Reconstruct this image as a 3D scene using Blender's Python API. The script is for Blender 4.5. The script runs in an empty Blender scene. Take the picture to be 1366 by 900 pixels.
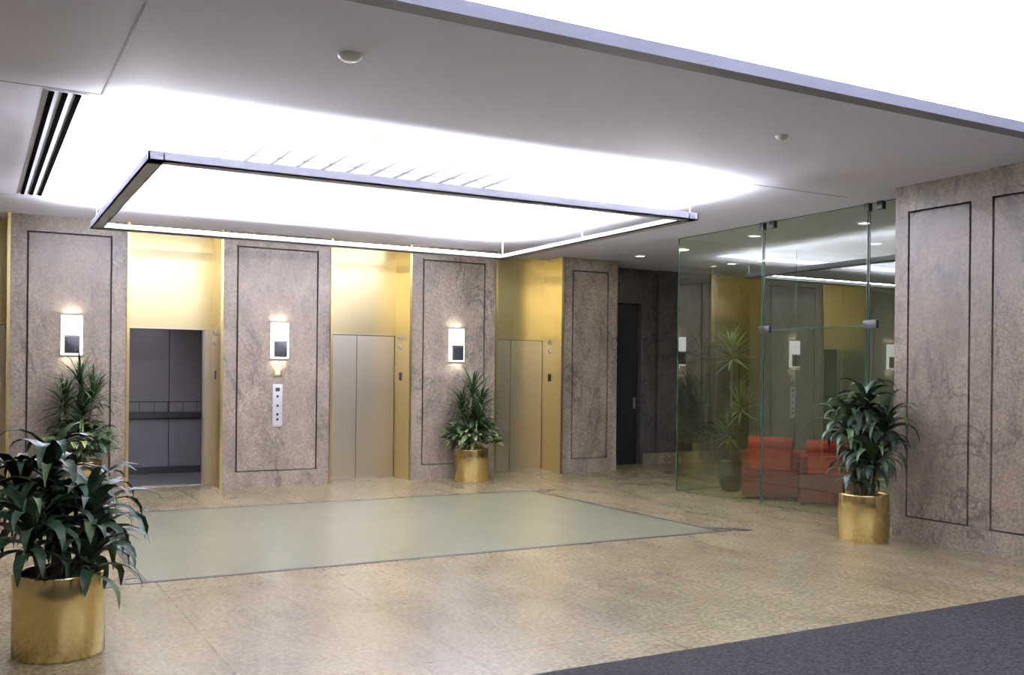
import bpy, bmesh, math, random
from mathutils import Vector, Matrix
random.seed(7)
S=bpy.context.scene
S.view_settings.view_transform='Standard'
S.view_settings.look='None'

# ---------------- materials ----------------
def newmat(name):
    m=bpy.data.materials.new(name); m.use_nodes=True
    nt=m.node_tree; b=nt.nodes['Principled BSDF']
    return m,nt,b
def simple(name,col,rough=.5,metal=0,emit=None,es=0,var=0.0,vscale=8,bump=0,spec=None):
    m,nt,b=newmat(name)
    b.inputs['Base Color'].default_value=(*col,1); b.inputs['Roughness'].default_value=rough
    b.inputs['Metallic'].default_value=metal
    if spec is not None: b.inputs['Specular IOR Level'].default_value=spec
    if emit: b.inputs['Emission Color'].default_value=(*emit,1); b.inputs['Emission Strength'].default_value=es
    if var or bump:
        tc=nt.nodes.new('ShaderNodeTexCoord'); n=nt.nodes.new('ShaderNodeTexNoise')
        n.inputs['Scale'].default_value=vscale; n.inputs['Detail'].default_value=4
        nt.links.new(tc.outputs['Object'],n.inputs['Vector'])
        if var:
            r=nt.nodes.new('ShaderNodeValToRGB')
            r.color_ramp.elements[0].position=.3; r.color_ramp.elements[1].position=.7
            r.color_ramp.elements[0].color=(*[c*(1-var) for c in col],1)
            r.color_ramp.elements[1].color=(*[min(1,c*(1+var)) for c in col],1)
            nt.links.new(n.outputs['Fac'],r.inputs['Fac']); nt.links.new(r.outputs['Color'],b.inputs['Base Color'])
        if bump:
            bp=nt.nodes.new('ShaderNodeBump'); bp.inputs['Strength'].default_value=bump; bp.inputs['Distance'].default_value=.01
            nt.links.new(n.outputs['Fac'],bp.inputs['Height']); nt.links.new(bp.outputs['Normal'],b.inputs['Normal'])
    return m
def stone(name,c1,c2,vein,rough=.32,scale=1.0,veinw=.024,stretch=(1.2,1.2,.6),rot=(.0,.75,.4),veina=1.0,sp=(.70,1.24),spscale=36):
    m,nt,b=newmat(name); L=nt.links
    tc=nt.nodes.new('ShaderNodeTexCoord')
    mp=nt.nodes.new('ShaderNodeMapping'); mp.inputs['Rotation'].default_value=rot; mp.inputs['Scale'].default_value=[scale*q for q in stretch]
    L.new(tc.outputs['Object'],mp.inputs['Vector'])
    n1=nt.nodes.new('ShaderNodeTexNoise'); n1.inputs['Scale'].default_value=2.0; n1.inputs['Detail'].default_value=9; n1.inputs['Roughness'].default_value=.68; n1.inputs['Distortion'].default_value=.4
    L.new(mp.outputs['Vector'],n1.inputs['Vector'])
    r1=nt.nodes.new('ShaderNodeValToRGB'); e=r1.color_ramp.elements
    e[0].position=.34; e[0].color=(*c1,1); e[1].position=.66; e[1].color=(*c2,1)
    L.new(n1.outputs['Fac'],r1.inputs['Fac'])
    r2=nt.nodes.new('ShaderNodeValToRGB'); r2.color_ramp.elements[0].position=.5-veinw; r2.color_ramp.elements[0].color=(0,0,0,1)
    x=r2.color_ramp.elements.new(.5); x.color=(1,1,1,1)
    r2.color_ramp.elements[-1].position=.5+veinw*.6; r2.color_ramp.elements[-1].color=(0,0,0,1)
    n2=nt.nodes.new('ShaderNodeTexNoise'); n2.inputs['Scale'].default_value=.9; n2.inputs['Detail'].default_value=8; n2.inputs['Roughness'].default_value=.66; n2.inputs['Distortion'].default_value=.9
    L.new(mp.outputs['Vector'],n2.inputs['Vector']); L.new(n2.outputs['Fac'],r2.inputs['Fac'])
    n4=nt.nodes.new('ShaderNodeTexNoise'); n4.inputs['Scale'].default_value=1.6; n4.inputs['Detail'].default_value=3; L.new(tc.outputs['Object'],n4.inputs['Vector'])
    mr=nt.nodes.new('ShaderNodeMapRange'); mr.inputs['From Min'].default_value=.38; mr.inputs['From Max'].default_value=.55; mr.inputs['To Max'].default_value=veina
    L.new(n4.outputs['Fac'],mr.inputs['Value'])
    mm=nt.nodes.new('ShaderNodeMath'); mm.operation='MULTIPLY'; L.new(r2.outputs['Color'],mm.inputs[0]); L.new(mr.outputs['Result'],mm.inputs[1])
    mx=nt.nodes.new('ShaderNodeMixRGB'); L.new(mm.outputs[0],mx.inputs['Fac']); L.new(r1.outputs['Color'],mx.inputs['Color1']); mx.inputs['Color2'].default_value=(*vein,1)
    n3=nt.nodes.new('ShaderNodeTexNoise'); n3.inputs['Scale'].default_value=spscale; n3.inputs['Detail'].default_value=4; n3.inputs['Roughness'].default_value=.7
    L.new(tc.outputs['Object'],n3.inputs['Vector'])
    r3=nt.nodes.new('ShaderNodeValToRGB'); r3.color_ramp.elements[0].position=.38; r3.color_ramp.elements[0].color=(sp[0],sp[0],sp[0],1); r3.color_ramp.elements[1].position=.62; r3.color_ramp.elements[1].color=(sp[1],sp[1],sp[1],1)
    L.new(n3.outputs['Fac'],r3.inputs['Fac'])
    mu=nt.nodes.new('ShaderNodeMixRGB'); mu.blend_type='MULTIPLY'; mu.inputs['Fac'].default_value=1
    L.new(mx.outputs['Color'],mu.inputs['Color1']); L.new(r3.outputs['Color'],mu.inputs['Color2'])
    L.new(mu.outputs['Color'],b.inputs['Base Color']); b.inputs['Roughness'].default_value=rough
    return m,nt,b,mu
def tile(name,c1,c2,vein,w,rough,joint=.75,veina=.6,sp=(.66,1.28)):
    m,nt,b,mu=stone(name,c1,c2,vein,rough,1.0,.02,(1,.5,1),(0,0,.5),veina,sp=sp,spscale=30)
    tc=nt.nodes.new('ShaderNodeTexCoord'); br=nt.nodes.new('ShaderNodeTexBrick'); br.offset=0
    br.inputs['Scale'].default_value=1; br.inputs['Brick Width'].default_value=w; br.inputs['Row Height'].default_value=w
    br.inputs['Mortar Size'].default_value=.007; br.inputs['Mortar Smooth'].default_value=.2
    br.inputs['Color1'].default_value=(1.03,1.03,1.03,1); br.inputs['Color2'].default_value=(.93,.93,.93,1); br.inputs['Mortar'].default_value=(joint,joint,joint,1)
    nt.links.new(tc.outputs['Object'],br.inputs['Vector'])
    m2=nt.nodes.new('ShaderNodeMixRGB'); m2.blend_type='MULTIPLY'; m2.inputs['Fac'].default_value=1
    nt.links.new(mu.outputs['Color'],m2.inputs['Color1']); nt.links.new(br.outputs['Color'],m2.inputs['Color2'])
    nt.links.new(m2.outputs['Color'],b.inputs['Base Color'])
    return m
def brushed(name,col,rough=.3,amt=.015,cv=.02,sc=(6,6,.5)):
    m,nt,b=newmat(name)
    tc=nt.nodes.new('ShaderNodeTexCoord'); mp=nt.nodes.new('ShaderNodeMapping')
    mp.inputs['Scale'].default_value=sc
    n=nt.nodes.new('ShaderNodeTexNoise'); n.inputs['Scale'].default_value=1; n.inputs['Detail'].default_value=1
    nt.links.new(tc.outputs['Object'],mp.inputs['Vector']); nt.links.new(mp.outputs['Vector'],n.inputs['Vector'])
    r=nt.nodes.new('ShaderNodeMapRange'); r.inputs['To Min'].default_value=rough-amt; r.inputs['To Max'].default_value=rough+amt
    nt.links.new(n.outputs['Fac'],r.inputs['Value']); nt.links.new(r.outputs['Result'],b.inputs['Roughness'])
    rr=nt.nodes.new('ShaderNodeValToRGB'); rr.color_ramp.elements[0].color=(*[c*(1-cv) for c in col],1); rr.color_ramp.elements[1].color=(*[min(1,c*(1+cv)) for c in col],1)
    nt.links.new(n.outputs['Fac'],rr.inputs['Fac']); nt.links.new(rr.outputs['Color'],b.inputs['Base Color'])
    b.inputs['Metallic'].default_value=1
    return m
M={}
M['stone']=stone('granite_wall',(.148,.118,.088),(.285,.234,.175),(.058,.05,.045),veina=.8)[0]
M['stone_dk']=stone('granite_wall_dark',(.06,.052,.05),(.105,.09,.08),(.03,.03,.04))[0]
M['reveal']=simple('reveal_black',(.012,.011,.014),.6)
M['floor']=tile('granite_floor',(.225,.184,.10),(.345,.288,.168),(.16,.12,.065),1.22,.27,.66)
M['mat']=tile('inlay_floor',(.190,.187,.115),(.23,.227,.143),(.17,.165,.105),.61,.29,.88,.2,(.88,1.1))
M['border']=simple('dark_granite',(.022,.02,.018),.4,var=.3,vscale=40)
M['carpet']=simple('carpet_charcoal',(.023,.022,.022),1.0,var=.7,vscale=60,bump=.6,spec=.1)
M['ceil']=simple('ceiling_white',(.78,.79,.95),.8,var=.01,vscale=1)
M['ceiledge']=simple('ceiling_edge_grey',(.20,.21,.25),.6)
M['joint']=simple('ceiling_joint',(.20,.20,.26),.7)
M['slat']=simple('ceiling_slat',(.10,.10,.12),.7)
M['black']=simple('black_metal',(.015,.015,.018),.35)
M['slot']=simple('slot_black',(.004,.004,.004),1.0,spec=0)
M['brass']=brushed('brushed_brass',(.72,.57,.24),.30)
M['transom']=brushed('transom_brass',(.70,.60,.33),.33)
M['brassp']=brushed('planter_brass',(.76,.61,.27),.17,.02,.02,(3,3,3))
M['door']=brushed('satin_bronze_door',(.80,.74,.61),.36)
M['steel']=brushed('satin_steel',(.72,.70,.66),.3)
M['alu']=simple('fixture_grey',(.40,.41,.45),.5,.0)
M['white']=simple('white_enamel',(.8,.8,.82),.4)
M['plate']=simple('plate_silver',(.75,.75,.77),.4,.2)
M['cab']=simple('cab_panel',(.125,.118,.125),.4,var=.06,vscale=3)
M['cabfloor']=simple('cab_floor',(.10,.10,.10),.5)
M['soil']=simple('soil',(.05,.035,.02),.9,var=.4,vscale=50,bump=1)
M['stem']=simple('cane_stem',(.16,.12,.07),.8,var=.3,vscale=30)
M['leafd']=simple('leaf_dark',(.014,.036,.015),.5,var=.5,vscale=12,spec=.3)
M['leafm']=simple('leaf_mid',(.040,.072,.020),.5,var=.4,vscale=12,spec=.3)
M['leafy']=simple('leaf_variegated',(.16,.19,.05),.5,var=.5,vscale=20)
M['leafl']=simple('leaf_light',(.12,.19,.08),.45,var=.3,vscale=12)
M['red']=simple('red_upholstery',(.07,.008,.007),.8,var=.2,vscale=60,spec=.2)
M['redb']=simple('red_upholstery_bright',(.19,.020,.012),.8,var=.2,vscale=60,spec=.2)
M['darkpot']=simple('dark_bronze_pot',(.05,.045,.035),.22,.7)
M['roomwall']=simple('painted_wall_olive',(.15,.16,.12),.7,var=.05,vscale=2)
M['glow']=simple('sconce_glass',(.9,.9,.9),.4,emit=(1,.97,.92),es=1.6)
M['lamp']=simple('downlight_glow',(.9,.9,.9),.4,emit=(1,.97,.9),es=8)
M['button']=simple('button_lit',(.5,.4,.2),.4,.6)
M['yellow']=simple('sprinkler_brass',(.4,.32,.1),.4,.6)
# architectural glass (reflectance depends on viewing angle, same on both sides)
m=bpy.data.materials.new('clear_glass'); m.use_nodes=True; nt=m.node_tree; nt.nodes.clear()
o=nt.nodes.new('ShaderNodeOutputMaterial'); t=nt.nodes.new('ShaderNodeBsdfTransparent'); t.inputs['Color'].default_value=(.81,.87,.76,1)
g=nt.nodes.new('ShaderNodeBsdfGlossy'); g.inputs['Roughness'].default_value=0.0; g.inputs['Color'].default_value=(.94,1,.88,1)
lw=nt.nodes.new('ShaderNodeLayerWeight'); lw.inputs['Blend'].default_value=.5
pw=nt.nodes.new('ShaderNodeMath'); pw.operation='POWER'; pw.inputs[1].default_value=4
ma=nt.nodes.new('ShaderNodeMath'); ma.operation='MULTIPLY_ADD'; ma.inputs[1].default_value=.80; ma.inputs[2].default_value=.155
x=nt.nodes.new('ShaderNodeMixShader')
nt.links.new(lw.outputs['Facing'],pw.inputs[0]); nt.links.new(pw.outputs[0],ma.inputs[0]); nt.links.new(ma.outputs[0],x.inputs[0])
nt.links.new(t.outputs[0],x.inputs[1]); nt.links.new(g.outputs[0],x.inputs[2]); nt.links.new(x.outputs[0],o.inputs[0])
M['glass']=m
M['glassedge']=simple('glass_edge_green',(.03,.075,.05),.2)

# ---------------- builder ----------------
class B:
    def __init__(s,name,parent=None,loc=(0,0,0),rotz=0):
        s.name=name; s.bm=bmesh.new(); s.mats=[]; s.parent=parent; s.loc=loc; s.rotz=rotz
    def mi(s,k):
        if k not in s.mats: s.mats.append(k)
        return s.mats.index(k)
    def box(s,x0,x1,y0,y1,z0,z1,k,bev=0):
        tmp=bmesh.new() if bev else s.bm
        vs=[tmp.verts.new((x,y,z)) for x in (x0,x1) for y in (y0,y1) for z in (z0,z1)]
        F=[(0,1,3,2),(4,6,7,5),(0,4,5,1),(2,3,7,6),(0,2,6,4),(1,5,7,3)]
        i=s.mi(k)
        for q in F:
            f=tmp.faces.new([vs[a] for a in q]); f.material_index=i
        if bev:
            bmesh.ops.bevel(tmp,geom=tmp.edges[:],offset=bev,segments=3,affect='EDGES',profile=.5)
            for f in tmp.faces: f.material_index=i; f.smooth=True
            me=bpy.data.meshes.new('t'); tmp.to_mesh(me); tmp.free(); s.bm.from_mesh(me); bpy.data.meshes.remove(me)
    def prism(s,prof,x0,x1,k):
        i=s.mi(k); A=[s.bm.verts.new((x0,y,z)) for y,z in prof]; C=[s.bm.verts.new((x1,y,z)) for y,z in prof]; n=len(prof)
        for a in range(n):
            f=s.bm.faces.new((A[a],A[(a+1)%n],C[(a+1)%n],C[a])); f.material_index=i
        f=s.bm.faces.new(A[::-1]); f.material_index=i
        f=s.bm.faces.new(C); f.material_index=i
    def lathe(s,cx,cy,prof,k,n=40,smooth=True):
        i=s.mi(k); rings=[]
        for r,z in prof:
            rings.append([s.bm.verts.new((cx+r*math.cos(2*math.pi*a/n),cy+r*math.sin(2*math.pi*a/n),z)) for a in range(n)])
        for a in range(len(rings)-1):
            for b in range(n):
                f=s.bm.faces.new((rings[a][b],rings[a][(b+1)%n],rings[a+1][(b+1)%n],rings[a+1][b])); f.material_index=i; f.smooth=smooth
        return rings
    def disc(s,cx,cy,z,r,k,n=32):
        i=s.mi(k); f=s.bm.faces.new([s.bm.verts.new((cx+r*math.cos(2*math.pi*a/n),cy+r*math.sin(2*math.pi*a/n),z)) for a in range(n)]); f.material_index=i
    def tube(s,p0,p1,r0,r1,k,n=10):
        i=s.mi(k); p0=Vector(p0);p1=Vector(p1); d=(p1-p0).normalized()
        a=d.orthogonal().normalized(); b=d.cross(a)
        R=[]
        for p,r in ((p0,r0),(p1,r1)):
            R.append([s.bm.verts.new(p+a*r*math.cos(2*math.pi*j/n)+b*r*math.sin(2*math.pi*j/n)) for j in range(n)])
        for j in range(n):
            f=s.bm.faces.new((R[0][j],R[0][(j+1)%n],R[1][(j+1)%n],R[1][j])); f.material_index=i; f.smooth=True
        f=s.bm.faces.new(R[0][::-1]); f.material_index=i
        f=s.bm.faces.new(R[1]); f.material_index=i
    def leaf(s,base,az,el,L,W,droop,k,seg=7,fold=.25,roll=0):
        i=s.mi(k); p=Vector(base); rows=[]
        for j in range(seg+1):
            t=j/seg; e=max(-1.5,el-droop*t*t*1.0-droop*.25*t)
            w=W*.5*(math.sin(math.pi*min(1,(t*.93+.07))**.75))**.8 if j<seg else .001
            side=Vector((-math.sin(az),math.cos(az),0)); d=Vector((math.cos(az)*math.cos(e),math.sin(az)*math.cos(e),math.sin(e)))
            up=d.cross(side)
            side=(side*math.cos(roll)+up*math.sin(roll))
            rows.append((s.bm.verts.new(p+side*w+up*w*fold),s.bm.verts.new(p),s.bm.verts.new(p-side*w+up*w*fold)))
            p=p+d*(L/seg)
        for a,b in zip(rows,rows[1:]):
            for c in (0,1):
                f=s.bm.faces.new((a[c],a[c+1],b[c+1],b[c])); f.material_index=i; f.smooth=True
    def done(s,recalc=True):
        if recalc: bmesh.ops.recalc_face_normals(s.bm,faces=s.bm.faces[:])
        me=bpy.data.meshes.new(s.name); s.bm.to_mesh(me); s.bm.free()
        for k in s.mats: me.materials.append(M[k])
        ob=bpy.data.objects.new(s.name,me); bpy.context.collection.objects.link(ob)
        ob.location=s.loc; ob.rotation_euler=(0,0,s.rotz)
        if s.parent: ob.parent=s.parent
        return ob
def empty(name,loc=(0,0,0),rotz=0):
    e=bpy.data.objects.new(name,None); e.location=loc; e.rotation_euler=(0,0,rotz); e.empty_display_size=.2
    bpy.context.collection.objects.link(e); return e
def area(name,loc,sx,sy,power,col=(1,1,1),up=False,parent=None,rot=None):
    l=bpy.data.lights.new(name,'AREA'); l.shape='RECTANGLE'; l.size=sx; l.size_y=sy; l.energy=power; l.color=col
    o=bpy.data.objects.new(name,l); o.location=loc; o.rotation_euler=rot if rot else ((math.pi,0,0) if up else (0,0,0))
    bpy.context.collection.objects.link(o)
    if parent: o.parent=parent
    return o

H=3.5; W=13.4; RX=8.1
LC=(.965,.958,1.0)
# ---------------- floor ----------------
b=B('floor'); b.box(-3,14,-4,16,-.15,0,'floor'); b.done()
b=B('carpet_runner'); b.box(-2.95,RX-.06,-3.95,4.42,0.001,.008,'carpet'); b.done()
b=B('floor_inlay')
x0,x1,y0,y1=1.14,6.72,7.69,11.55; w=.05
b.box(x0,x1,y0,y1,0.0005,.002,'mat')
b.box(x0,x1,y0-w/2,y0+w/2,.001,.004,'border'); b.box(x0,x1,y1-w/2,y1+w/2,.001,.004,'border')
b.box(x0-w/2,x0+w/2,y0,y1,.001,.004,'border'); b.box(x1-w/2,x1+w/2,y0,y1,.001,.004,'border')
for cx,sx in ((x0,-1),(x1,1)):
    for cy,sy in ((y0,-1),(y1,1)):
        q=cx+sx*.28
        b.box(q-.08,q+.08,cy-.08,cy+.08,.001,.0045,'border')
        u=cy-sy*.2
        b.box(min(cx,cx+sx*.14),max(cx,cx+sx*.14),u-w/2,u+w/2,.001,.0045,'border')
        v=cx+sx*.14
        b.box(v-w/2,v+w/2,min(u,cy),max(u,cy),.001,.0045,'border')
        b.box(min(cx,v),max(cx,v),cy-w/2,cy+w/2,.001,.0045,'border')
b.done()
b=B('floor_tile_accents')
for k in range(3):
    for j in range(2):
        b.box(8.9+k*.55,9.05+k*.55,12.1+j*.6,12.25+j*.6,.001,.004,'border')
b.done()

# ---------------- stone panels ----------------
def panel(b,mp,s0,s1,k='stone',sl=.18,sr=.18,top=.2,base=.22,g=.022,th=.05):
    mp(s0,s1,th,th+.35,0,H,'reveal')
    mp(s0,s1,0,th+.01,H-top,H,k)
    mp(s0,s1,-.012,th+.01,0,base,k)
    mp(s0,s0+sl,0,th+.01,base,H-top,k)
    mp(s1-sr,s1,0,th+.01,base,H-top,k)
    mp(s0+sl+g,s1-sr-g,0,th+.01,base+g*.6,H-top-g,k)
wb=B('wall_back')
def mpb(s0,s1,d0,d1,z0,z1,k): wb.box(s0,s1,W+d0,W+d1,z0,z1,k)
for s0,s1 in ((-2.95,-.83),(.40,1.74),(2.96,4.46),(5.71,7.12),(8.36,9.43)):
    panel(wb,mpb,s0,s1)
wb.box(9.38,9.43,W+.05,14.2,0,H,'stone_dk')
for s0,s1 in ((-3,-.83),(.40,1.74),(2.96,4.46),(5.71,7.12),(8.36,9.42)):
    wb.box(s0+.02,s1-.02,13.75,14.5,0,H,'reveal')
wb.done()
wc=B('wall_corridor')
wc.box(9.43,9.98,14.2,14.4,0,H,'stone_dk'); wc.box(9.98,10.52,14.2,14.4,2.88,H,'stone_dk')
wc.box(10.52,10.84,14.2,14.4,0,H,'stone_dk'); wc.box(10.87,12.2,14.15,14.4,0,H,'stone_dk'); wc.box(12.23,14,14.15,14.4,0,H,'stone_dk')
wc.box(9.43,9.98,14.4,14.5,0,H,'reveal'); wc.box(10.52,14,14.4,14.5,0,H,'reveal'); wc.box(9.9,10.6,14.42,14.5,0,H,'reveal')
wc.done()
b=B('baseboard_corridor'); b.box(10.52,14,14.10,14.15,0,.2,'stone'); b.done()
b=B('door_1'); b.box(9.99,10.51,14.3,14.34,.0,2.87,'black'); b.box(10.42,10.44,14.25,14.3,1.0,1.2,'steel'); b.done()

wr=B('wall_right')
def mpr(s0,s1,d0,d1,z0,z1,k): wr.box(RX+d0,RX+d1,s0,s1,z0,z1,k)
panel(wr,mpr,5.65,6.7,sl=.2,sr=.15,top=.26)
def mpr2(s0,s1,d0,d1,z0,z1,k): wr.box(RX-.04+d0,RX-.04+d1,s0,s1,z0,z1,k)
ys=5.65
for n in range(5):
    panel(wr,mpr2,ys-1.9,ys,sl=.04,sr=.04,top=.26); ys-=1.9
wr.done()
b=B('wall_right_return'); b.box(RX+.4,8.9,6.45,6.69,0,H,'stone'); b.done()
b=B('wall_left'); b.box(-3.15,-3,-4,16,0,4.2,'stone'); b.done()
b=B('wall_front'); b.box(-3,14,-4.15,-4,0,4.2,'stone'); b.done()
b=B('wall_room_far'); b.box(13,13.15,-4,14.1,0,H,'roomwall'); b.done()
b=B('wall_room_side'); b.box(8.6,13,4.0,4.15,0,H,'roomwall'); b.done()
b=B('baseboard_room_far'); b.box(12.97,13,4.15,14.05,0,.15,'black'); b.done()

# ---------------- ceiling ----------------
cx0,cx1,cy0,cy1=.78,6.80,7.33,12.0
c=B('ceiling')
T=.35
c.box(-3,14,4.8,cy0,H,H+T,'ceil'); c.box(-3,14,cy1,16,H,H+T,'ceil')
c.box(-3,cx0,cy0,cy1,H,H+T,'ceil'); c.box(cx1,14,cy0,cy1,H,H+T,'ceil')
c.box(cx0,cx1,cy0,cy1,H+.06,H+T,'ceil')
c.box(8.15,14,-4,4.8,H,H+T,'ceil')
# raised ceiling nearer the entrance, height and chamfer shaped to catch the added lamps
c.box(-3,8.2,-4,4.3,4.05,4.3,'ceil'); c.box(8.1,8.2,-4,4.8,H,4.2,'ceil')
c.prism([(4.8,H+.1),(4.3,4.05),(4.3,4.3),(4.95,4.3),(4.95,H+.1)],-3,8.2,'ceil')
c.done()
# grey ceiling edge as a trough, with lamps added to brighten the raised ceiling
e=empty('added_lamp_trough',(2.55,4.74,H))
b=B('trough',e); b.box(-5.55,5.5,-.06,.06,-.006,.008,'ceiledge'); b.box(-5.55,5.5,-.07,-.06,-.006,.075,'ceiledge'); b.done()
for k in range(4):
    area('added_cove_fill',(-4.15+k*2.76,-.0,.03),2.7,.06,130,LC,False,e,(math.pi+.55,0,0))
b=B('trim_2')
j=.012
b.box(cx0-j,cx0,4.8,cy0,H-.002,H,'joint'); b.box(-3,cx0,cy0-j,cy0,H-.002,H,'joint')
b.box(cx1,RX,cy0-j,cy0,H-.002,H,'joint'); b.box(-3,RX,cy1,cy1+j,H-.002,H,'joint')
b.done()
b=B('ceiling_air_diffuser')
b.box(.42,.70,7.36,11.9,H-.004,H,'ceil')
for k in range(3):
    b.box(.445+k*.085,.480+k*.085,7.40,11.86,H-.012,H-.0035,'slot')
b.done()
b=B('ceiling_grille')
for k in range(12):
    x=1.95+k*.25
    b.box(x,x+.024,7.86,9.5,H+.05,H+.06,'slat')
for y in (8.3,8.9): b.box(1.9,4.8,y,y+.018,H+.05,H+.06,'slat')
b.done()
def sprinkler(x,y,z,name,k,r=.06):
    b=B(name); b.lathe(x,y,[(r,z),(r*.95,z-.015),(r*.6,z-.035),(.001,z-.038)],k,24); b.done()
sprinkler(1.98,5.63,H,'smoke_detector','white',.075)
sprinkler(5.6,5.73,H,'smoke_detector','white',.05)
sprinkler(2.95,7.72,H+.055,'sprinkler_head','yellow',.065)
sprinkler(.95,11.0,H+.055,'sprinkler_head','white',.03)

# ---------------- pendant frames ----------------
def pendant(x0,x1,y0,y1,z,power,top,inward=.45):
    e=empty('pendant_light_frame',((x0+x1)/2,(y0+y1)/2,z))
    X=(x1-x0)/2; Y=(y1-y0)/2; w=.12; h=.075; t=.012
    b=B('channel',e)
    def chan(a0,a1,c,horiz,sgn):
        o0,o1=sorted((c,c-sgn*t)); i0,i1=sorted((c-sgn*w,c-sgn*(w-t))); f0,f1=sorted((c,c-sgn*w))
        if horiz:
            b.box(a0,a1,o0,o1,0,h,'alu'); b.box(a0,a1,i0,i1,0,h-.02,'white'); b.box(a0,a1,f0,f1,0,t,'alu')
        else:
            b.box(o0,o1,a0,a1,0,h,'alu'); b.box(i0,i1,a0,a1,0,h-.02,'white'); b.box(f0,f1,a0,a1,0,t,'alu')
    chan(-X,X,-Y,True,-1); chan(-X,X,Y,True,1); chan(-Y,Y,-X,False,-1); chan(-Y,Y,X,False,1)
    b.done()
    wv=B('suspension_wires',e)
    for sx in (-1,1):
        for sy in (-1,0,1):
            wv.tube((sx*(X-.06),sy*(Y-.06),.01),(sx*(X-.06),sy*(Y-.06),top-z),.003,.003,'alu',6)
    wv.done()
    p=power/(2*(X+Y)*2); q=1-inward; T=math.radians(60)
    for sy in (-1,1):
        area('tube_long',(0,sy*(Y-.06),.05),2*X-.25,.06,p*2*X*q,LC,True,e)
        # added fill lamp brightening the coffer: emits up and towards the frame centre
        area('tube_long_fill',(0,sy*(Y-.06),.055),2*X-.3,.05,p*2*X*inward,LC,False,e,(math.pi+sy*T,0,0))
    for sx in (-1,1):
        area('tube_short',(sx*(X-.06),0,.05),.06,2*Y-.25,p*2*Y*q,LC,True,e)
        area('tube_short_fill',(sx*(X-.06),0,.055),.05,2*Y-.3,p*2*Y*inward,LC,False,e,(0,math.pi-sx*T,0))  # added inward fill for the coffer, as on the long sides
pendant(1.14,6.40,7.70,11.80,3.16,2400,H+.06,.20)
pendant(1.14,6.40,-1.3,2.75,3.56,1400,4.05,.0001)  # unseen second frame, added overhead to brighten the raised ceiling

# ---------------- elevators ----------------
DY=14.0; DH=2.16
def elevator(s0,s1,open_=False):
    w=s1-s0; e=empty('elevator',((s0+s1)/2,DY,0)); X=w/2
    b=B('surround',e)
    dW=W-DY
    b.box(-X,-X+.012,dW-.015,.02,0,H,'brass'); b.box(X-.012,X,dW-.015,.02,0,H,'brass')
    b.box(-X,-X+.035,dW-.02,dW-.005,0,H,'brass'); b.box(X-.035,X,dW-.02,dW-.005,0,H,'brass')
    b.box(-X,X,0,.06,DH,H,'transom')
    b.box(-X+.012,X-.012,-.006,.05,DH+.004,DH+.016,'door')
    b.box(-X,X,-.0,.08,0.0,.012,'steel')
    b.done()
    if not open_:
        b=B('doors',e)
        b.box(-X+.02,-.005,.02,.05,.012,DH-.008,'door'); b.box(.005,X-.02,.02,.05,.012,DH-.008,'door')
        b.box(-X+.012,X-.012,.035,.06,.012,DH,'reveal'); b.done()
    else:
        b=B('door_jambs',e)
        b.box(-X+.012,-X+.05,.015,.1,.012,DH,'door'); b.box(X-.11,X-.012,.015,.1,.012,DH,'door')
        b.box(X-.13,X-.11,.05,.12,.012,DH,'steel'); b.done()
        c=B('cab',e)
        cw=.95; y0=.12; y1=1.7; ch=2.45
        c.box(-cw,cw,y0,y1,-.0,.012,'cabfloor'); c.box(-cw,cw,y0,y1,ch,ch+.05,'white')
        c.box(-cw-.03,-cw,y0,y1,0,ch,'cab'); c.box(cw,cw+.03,y0,y1,0,ch,'cab')
        c.box(-cw,cw,y1,y1+.03,0,ch,'reveal')
        for a in range(3):
            p0=-cw+a*2*cw/3; p1=p0+2*cw/3-.015
            c.box(p0,p1,y1-.02,y1,1.12,ch,'cab'); c.box(p0,p1,y1-.02,y1,.12,.85,'cab')
            for q in range(3):
                q0=p0+q*(p1-p0)/3
                c.box(q0,q0+(p1-p0)/3-.012,y1-.02,y1,.96,1.105,'cab')
        c.box(-cw,cw,y1-.09,y1-.05,.87,.95,'black'); c.box(cw-.09,cw-.05,y0+.1,y1-.05,.87,.95,'black')
        c.box(-cw,cw,y0-.05,y0,DH,ch+.05,'reveal')
        c.done()
        area('cab_lamp',(0,.9,2.4),.6,.6,10,(.95,.93,1),False,e)
    f=B('hall_lantern',e)
    for z in (2.12,1.98):
        f.tube((X-.012,-.22,z),(X-.035,-.22,z),.045,.04,'plate',16); f.tube((X-.035,-.22,z),(X-.045,-.22,z),.025,.02,'button',12)
    f.box(X-.02,X-.012,-.26,-.18,1.48,1.6,'black'); f.done()
for s0,s1,o_ in ((-.83,.40,False),(1.74,2.96,True),(4.46,5.71,False),(7.12,8.36,False)): elevator(s0,s1,o_)

# ---------------- sconces / plates ----------------
def sconce(x,z=2.02):
    e=empty('wall_sconce',(x,W,z))
    b=B('backplate',e); b.box(-.08,.08,-.03,0,-.16,.12,'steel'); b.done()
    b=B('diffuser',e); b.box(-.125,.125,-.075,-.03,-.25,.25,'glow',.008); b.done()
    b=B('cover',e); b.box(-.085,.085,-.125,-.076,-.225,-.02,'black',.004); b.box(-.1,.1,-.1,-.076,-.02,.0,'steel'); b.done()
    area('up_glow',(0,-.06,.27),.2,.05,1.4,(1,.95,.88),True,e)
    area('down_glow',(0,-.06,-.27),.2,.05,1.4,(1,.95,.88),False,e)
for x in (1.09,3.72,6.43): sconce(x)
b=B('elevator_call_panel'); b.box(3.64,3.78,W-.012,W,.83,1.42,'plate',.003)
for z in (.93,1.0,1.12,1.25): b.tube((3.71,W-.012,z),(3.71,W-.02,z),.018,.016,'black',14)
b.box(3.68,3.74,W-.016,W-.01,1.32,1.37,'black'); b.done()
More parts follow.
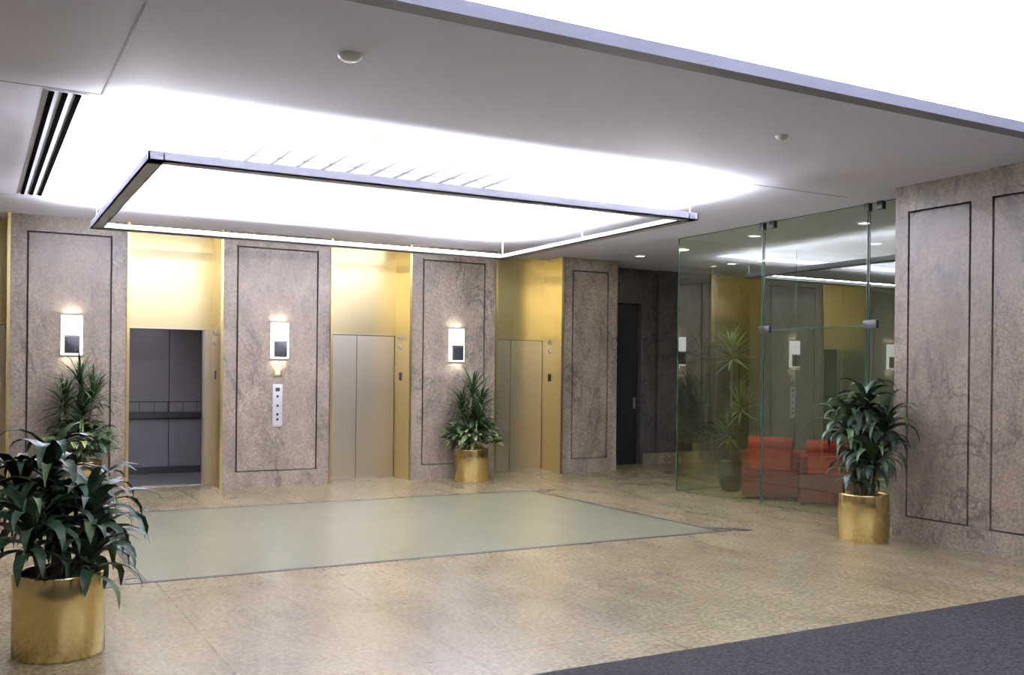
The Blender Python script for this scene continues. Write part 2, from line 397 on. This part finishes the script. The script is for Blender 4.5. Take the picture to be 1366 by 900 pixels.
b=B('wall_notice_plate'); b.box(3.65,3.77,W-.01,W,1.52,1.64,'brass',.003); b.box(3.68,3.74,W-.013,W-.009,1.55,1.61,'plate'); b.done()

# ---------------- glass enclosure ----------------
GX=8.57
e=empty('glass_partition',(0,0,0))
def gsheet(name,co,edges):
    b=B(name,e); i=b.mi('glass'); f=b.bm.faces.new([b.bm.verts.new(c) for c in co]); f.material_index=i
    for q in edges: b.box(*q,'glassedge')
    b.done()
def gy(name,y0,y1,z0,z1):
    gsheet(name,[(GX,y0,z0),(GX,y1,z0),(GX,y1,z1),(GX,y0,z1)],
      [(GX-.006,GX+.006,y0,y0+.009,z0,z1),(GX-.006,GX+.006,y1-.009,y1,z0,z1),(GX-.005,GX+.005,y0,y1,z0,z0+.006),(GX-.005,GX+.005,y0,y1,z1-.006,z1)])
gy('panel_1',9.07,10.72,.01,H-.005); gy('door_leaf',7.45,9.05,.015,2.16); gy('transom',7.45,9.05,2.165,H-.005); gy('panel_2',6.7,7.43,.01,H-.005)
gsheet('panel_return',[(GX,10.72,.01),(12.97,10.72,.01),(12.97,10.72,H-.005),(GX,10.72,H-.005)],[(GX,12.97,10.715,10.725,.0,.01),(10.8,10.807,10.715,10.725,0,H)])
b=B('patch_fittings',e)
for y in (9.06,7.44):
    b.box(GX-.025,GX+.025,y-.13,y+.05,2.13,2.22,'black',.004)
    b.box(GX-.03,GX+.03,y-.20,y-.12,H-.09,H,'black',.004); b.box(GX-.03,GX+.03,y-.02,y+.05,H-.09,H,'black',.004)
b.done()

# downlights
def downlight(x,y,p=0,z=H):
    e=empty('recessed_downlight',(x,y,z))
    b=B('ring',e); b.lathe(0,0,[(.10,-.001),(.10,-.012),(.075,-.012),(.07,-.001)],'white',28); b.done()
    b=B('lens',e); b.disc(0,0,-.006,.072,'lamp'); b.done()
    if p: area('lamp',(0,0,-.03),.14,.14,p,(1,.95,.85),False,e)
for x,y,p in ((9.25,9.95,20),(9.6,8.4,16),(11.2,9.6,18),(11.2,8.4,0),(9.3,12.6,3),(11.2,12.6,3)): downlight(x,y,p)

# ---------------- planters ----------------
def dracaena(b,crowns,Wl=.07,xmax=None):
    for (x,y,z,n,L) in crowns:
        b.tube((x*.4,y*.4,.36),(x,y,z),.018,.012,'stem',8)
        for i in range(n):
            t=i/n; az=i*2.399+random.uniform(-.3,.3)
            el=math.radians(78-80*t+random.uniform(-12,12)); l=L*random.uniform(.75,1.1)*(0.75+.35*math.sin(math.pi*min(1,t+.2)))
            b.leaf((x,y,z-.16*t),az,el,l,Wl*random.uniform(.8,1.15),math.radians(random.uniform(85,170)),'leafd' if random.random()<.86 else 'leafm',fold=.3,roll=random.uniform(-.35,.35))
    if xmax:
        for v in b.bm.verts:
            if v.co.x>xmax: v.co.x=xmax-(v.co.x-xmax)*.1
def planter(loc,kind,r=.24,h=.46,rot=0):
    e=empty('potted_'+kind,loc,rot)
    b=B('brass_planter',e)
    b.lathe(0,0,[(.001,0),(r-.01,0),(r,.008),(r,h-.012),(r-.003,h),(r-.016,h),(r-.018,h-.012),(r-.02,h-.08)],'brassp',56)
    b.lathe(0,0,[(.001,h-.05),(r*.5,h-.055),(r-.018,h-.07)],'soil',30); b.done()
    f=B('foliage',e)
    return e,f
def fg(loc,seed,crowns,xmax=None):
    random.seed(seed); e,f=planter(loc,'dracaena'); dracaena(f,crowns,xmax=xmax); f.done(False)
fg((.44,6.0,0),3,[(-.05,0,1.03,34,.42),(-.2,.12,.92,32,.44),(.14,-.12,.84,32,.42),(.02,.26,.76,28,.42),(-.16,-.2,.74,30,.42),(.2,.1,.66,24,.42),(-.02,-.02,.8,24,.42),(.14,-.2,.60,20,.38)])
fg((7.66,6.68,0),11,[(0,0,1.34,34,.42),(.12,-.14,1.14,30,.46),(-.14,.10,1.16,30,.44),(.02,.12,.98,28,.42),(-.04,-.16,.86,30,.44),(.1,.05,.76,24,.38),(-.1,0,.7,20,.36)],xmax=.36)
def mixed(loc,seed,dz=0):
    random.seed(seed); e,f=planter(loc,'palm',r=.255,h=.48)
    for (x,y,z) in ((0,0,1.34+dz),(.15,.02,1.16+dz),(-.17,.0,1.08+dz),(.02,-.1,.98+dz)):
        f.tube((x*.4,y*.4,.4),(x,y,z),.02,.014,'stem',8)
        for i in range(62):
            t=i/62; az=i*2.399+random.uniform(-.3,.3); el=math.radians(80-95*t+random.uniform(-10,10))
            f.leaf((x,y,z-.14*t),az,el,random.uniform(.32,.50),.028,math.radians(random.uniform(15,80)),'leafm' if random.random()<.6 else 'leafd',seg=5)
    for i in range(250):
        az=random.uniform(0,2*math.pi); rr=random.uniform(.02,.36); z=.54+random.uniform(0,.44)*(1-(rr/.5)**2)
        px,py=rr*math.cos(az),min(.12,rr*math.sin(az))
        f.leaf((px,py,z),az+random.uniform(-.5,.5),math.radians(random.uniform(-20,45)),random.uniform(.13,.21),random.uniform(.06,.09),math.radians(random.uniform(40,90)),random.choice(['leafm','leafy','leafd','leafd','leafm']),seg=4,fold=.2,roll=random.uniform(-.5,.5))
    for v in f.bm.verts:
        if v.co.y>.34: v.co.y=.34-(v.co.y-.34)*.15
    f.done(False)
mixed((6.53,12.98,0),5); mixed((1.16,12.98,0),9,.12)
# tall plant in dark pot behind the glass
random.seed(21)
e=empty('potted_dracaena',(9.27,10.40,0))
b=B('dark_pot',e); b.lathe(0,0,[(.001,0),(.10,0),(.13,.03),(.19,.2),(.20,.3),(.17,.4),(.185,.43),(.17,.43),(.155,.40)],'darkpot',40); b.lathe(0,0,[(.001,.40),(.16,.39)],'soil',24); b.done()
f=B('foliage',e)
for (x,y,z,L) in ((0,0,1.95,.42),(.1,-.08,1.22,.4),(-.05,.0,.85,.3)):
    f.tube((x*.4,y*.4,.38),(x,y,z),.02,.014,'stem',8)
    for i in range(60):
        t=i/60; az=i*2.399; el=math.radians(85-110*t+random.uniform(-8,8))
        f.leaf((x,y,z-.14*t),az,el,L*random.uniform(.8,1.1),.034,math.radians(random.uniform(5,40)),'leafl',seg=5)
for v in f.bm.verts:
    if v.co.y>.29: v.co.y=.29-(v.co.y-.29)*.15
f.done(False)

# ---------------- chairs ----------------
def chair(x,y,ang):
    e=empty('red_armchair',(x,y,0),ang)   # faces +X local
    b=B('frame',e)
    b.box(-.36,.34,-.36,.36,.03,.40,'red',.025)
    for s in (-1,1):
        y0,y1=sorted((s*.24,s*.37)); b.box(-.34,.35,y0,y1,.36,.60,'red',.03)
        b.box(-.34,.36,y0-.005,y1+.005,.585,.62,'redb',.012)
        for xx in (-.33,.27): b.box(xx,xx+.05,min(s*.3,s*.35),max(s*.3,s*.35),0,.05,'black')
    b.done()
    b=B('seat_cushion',e); b.box(-.2,.36,-.235,.235,.39,.49,'redb',.035); b.done()
    b=B('backrest',e); b.box(-.37,-.20,-.27,.27,.38,.74,'redb',.04)
    b.tube((-.31,-.275,.73),(-.31,.275,.73),.085,.085,'redb',28); b.tube((-.31,-.285,.73),(-.31,-.27,.73),.06,.085,'red',28); b.done()
chair(9.3,9.60,math.radians(38)); chair(9.5,8.76,math.radians(35))

# ---------------- world, camera ----------------
w=bpy.data.worlds.new('World'); S.world=w; w.use_nodes=True
w.node_tree.nodes['Background'].inputs[0].default_value=(.5,.5,.6,1); w.node_tree.nodes['Background'].inputs[1].default_value=.05
cam=bpy.data.cameras.new('camera'); co=bpy.data.objects.new('camera',cam); bpy.context.collection.objects.link(co)
cam.sensor_width=36; cam.lens=36*1300/1366; cam.shift_y=50/1366
Mx=Matrix.Rotation(math.radians(-29),4,'Z')@Matrix.Rotation(math.radians(90),4,'X')@Matrix.Rotation(.0105,4,'Z')
co.matrix_world=Matrix.Translation((0,0,1.58))@Mx
S.camera=co
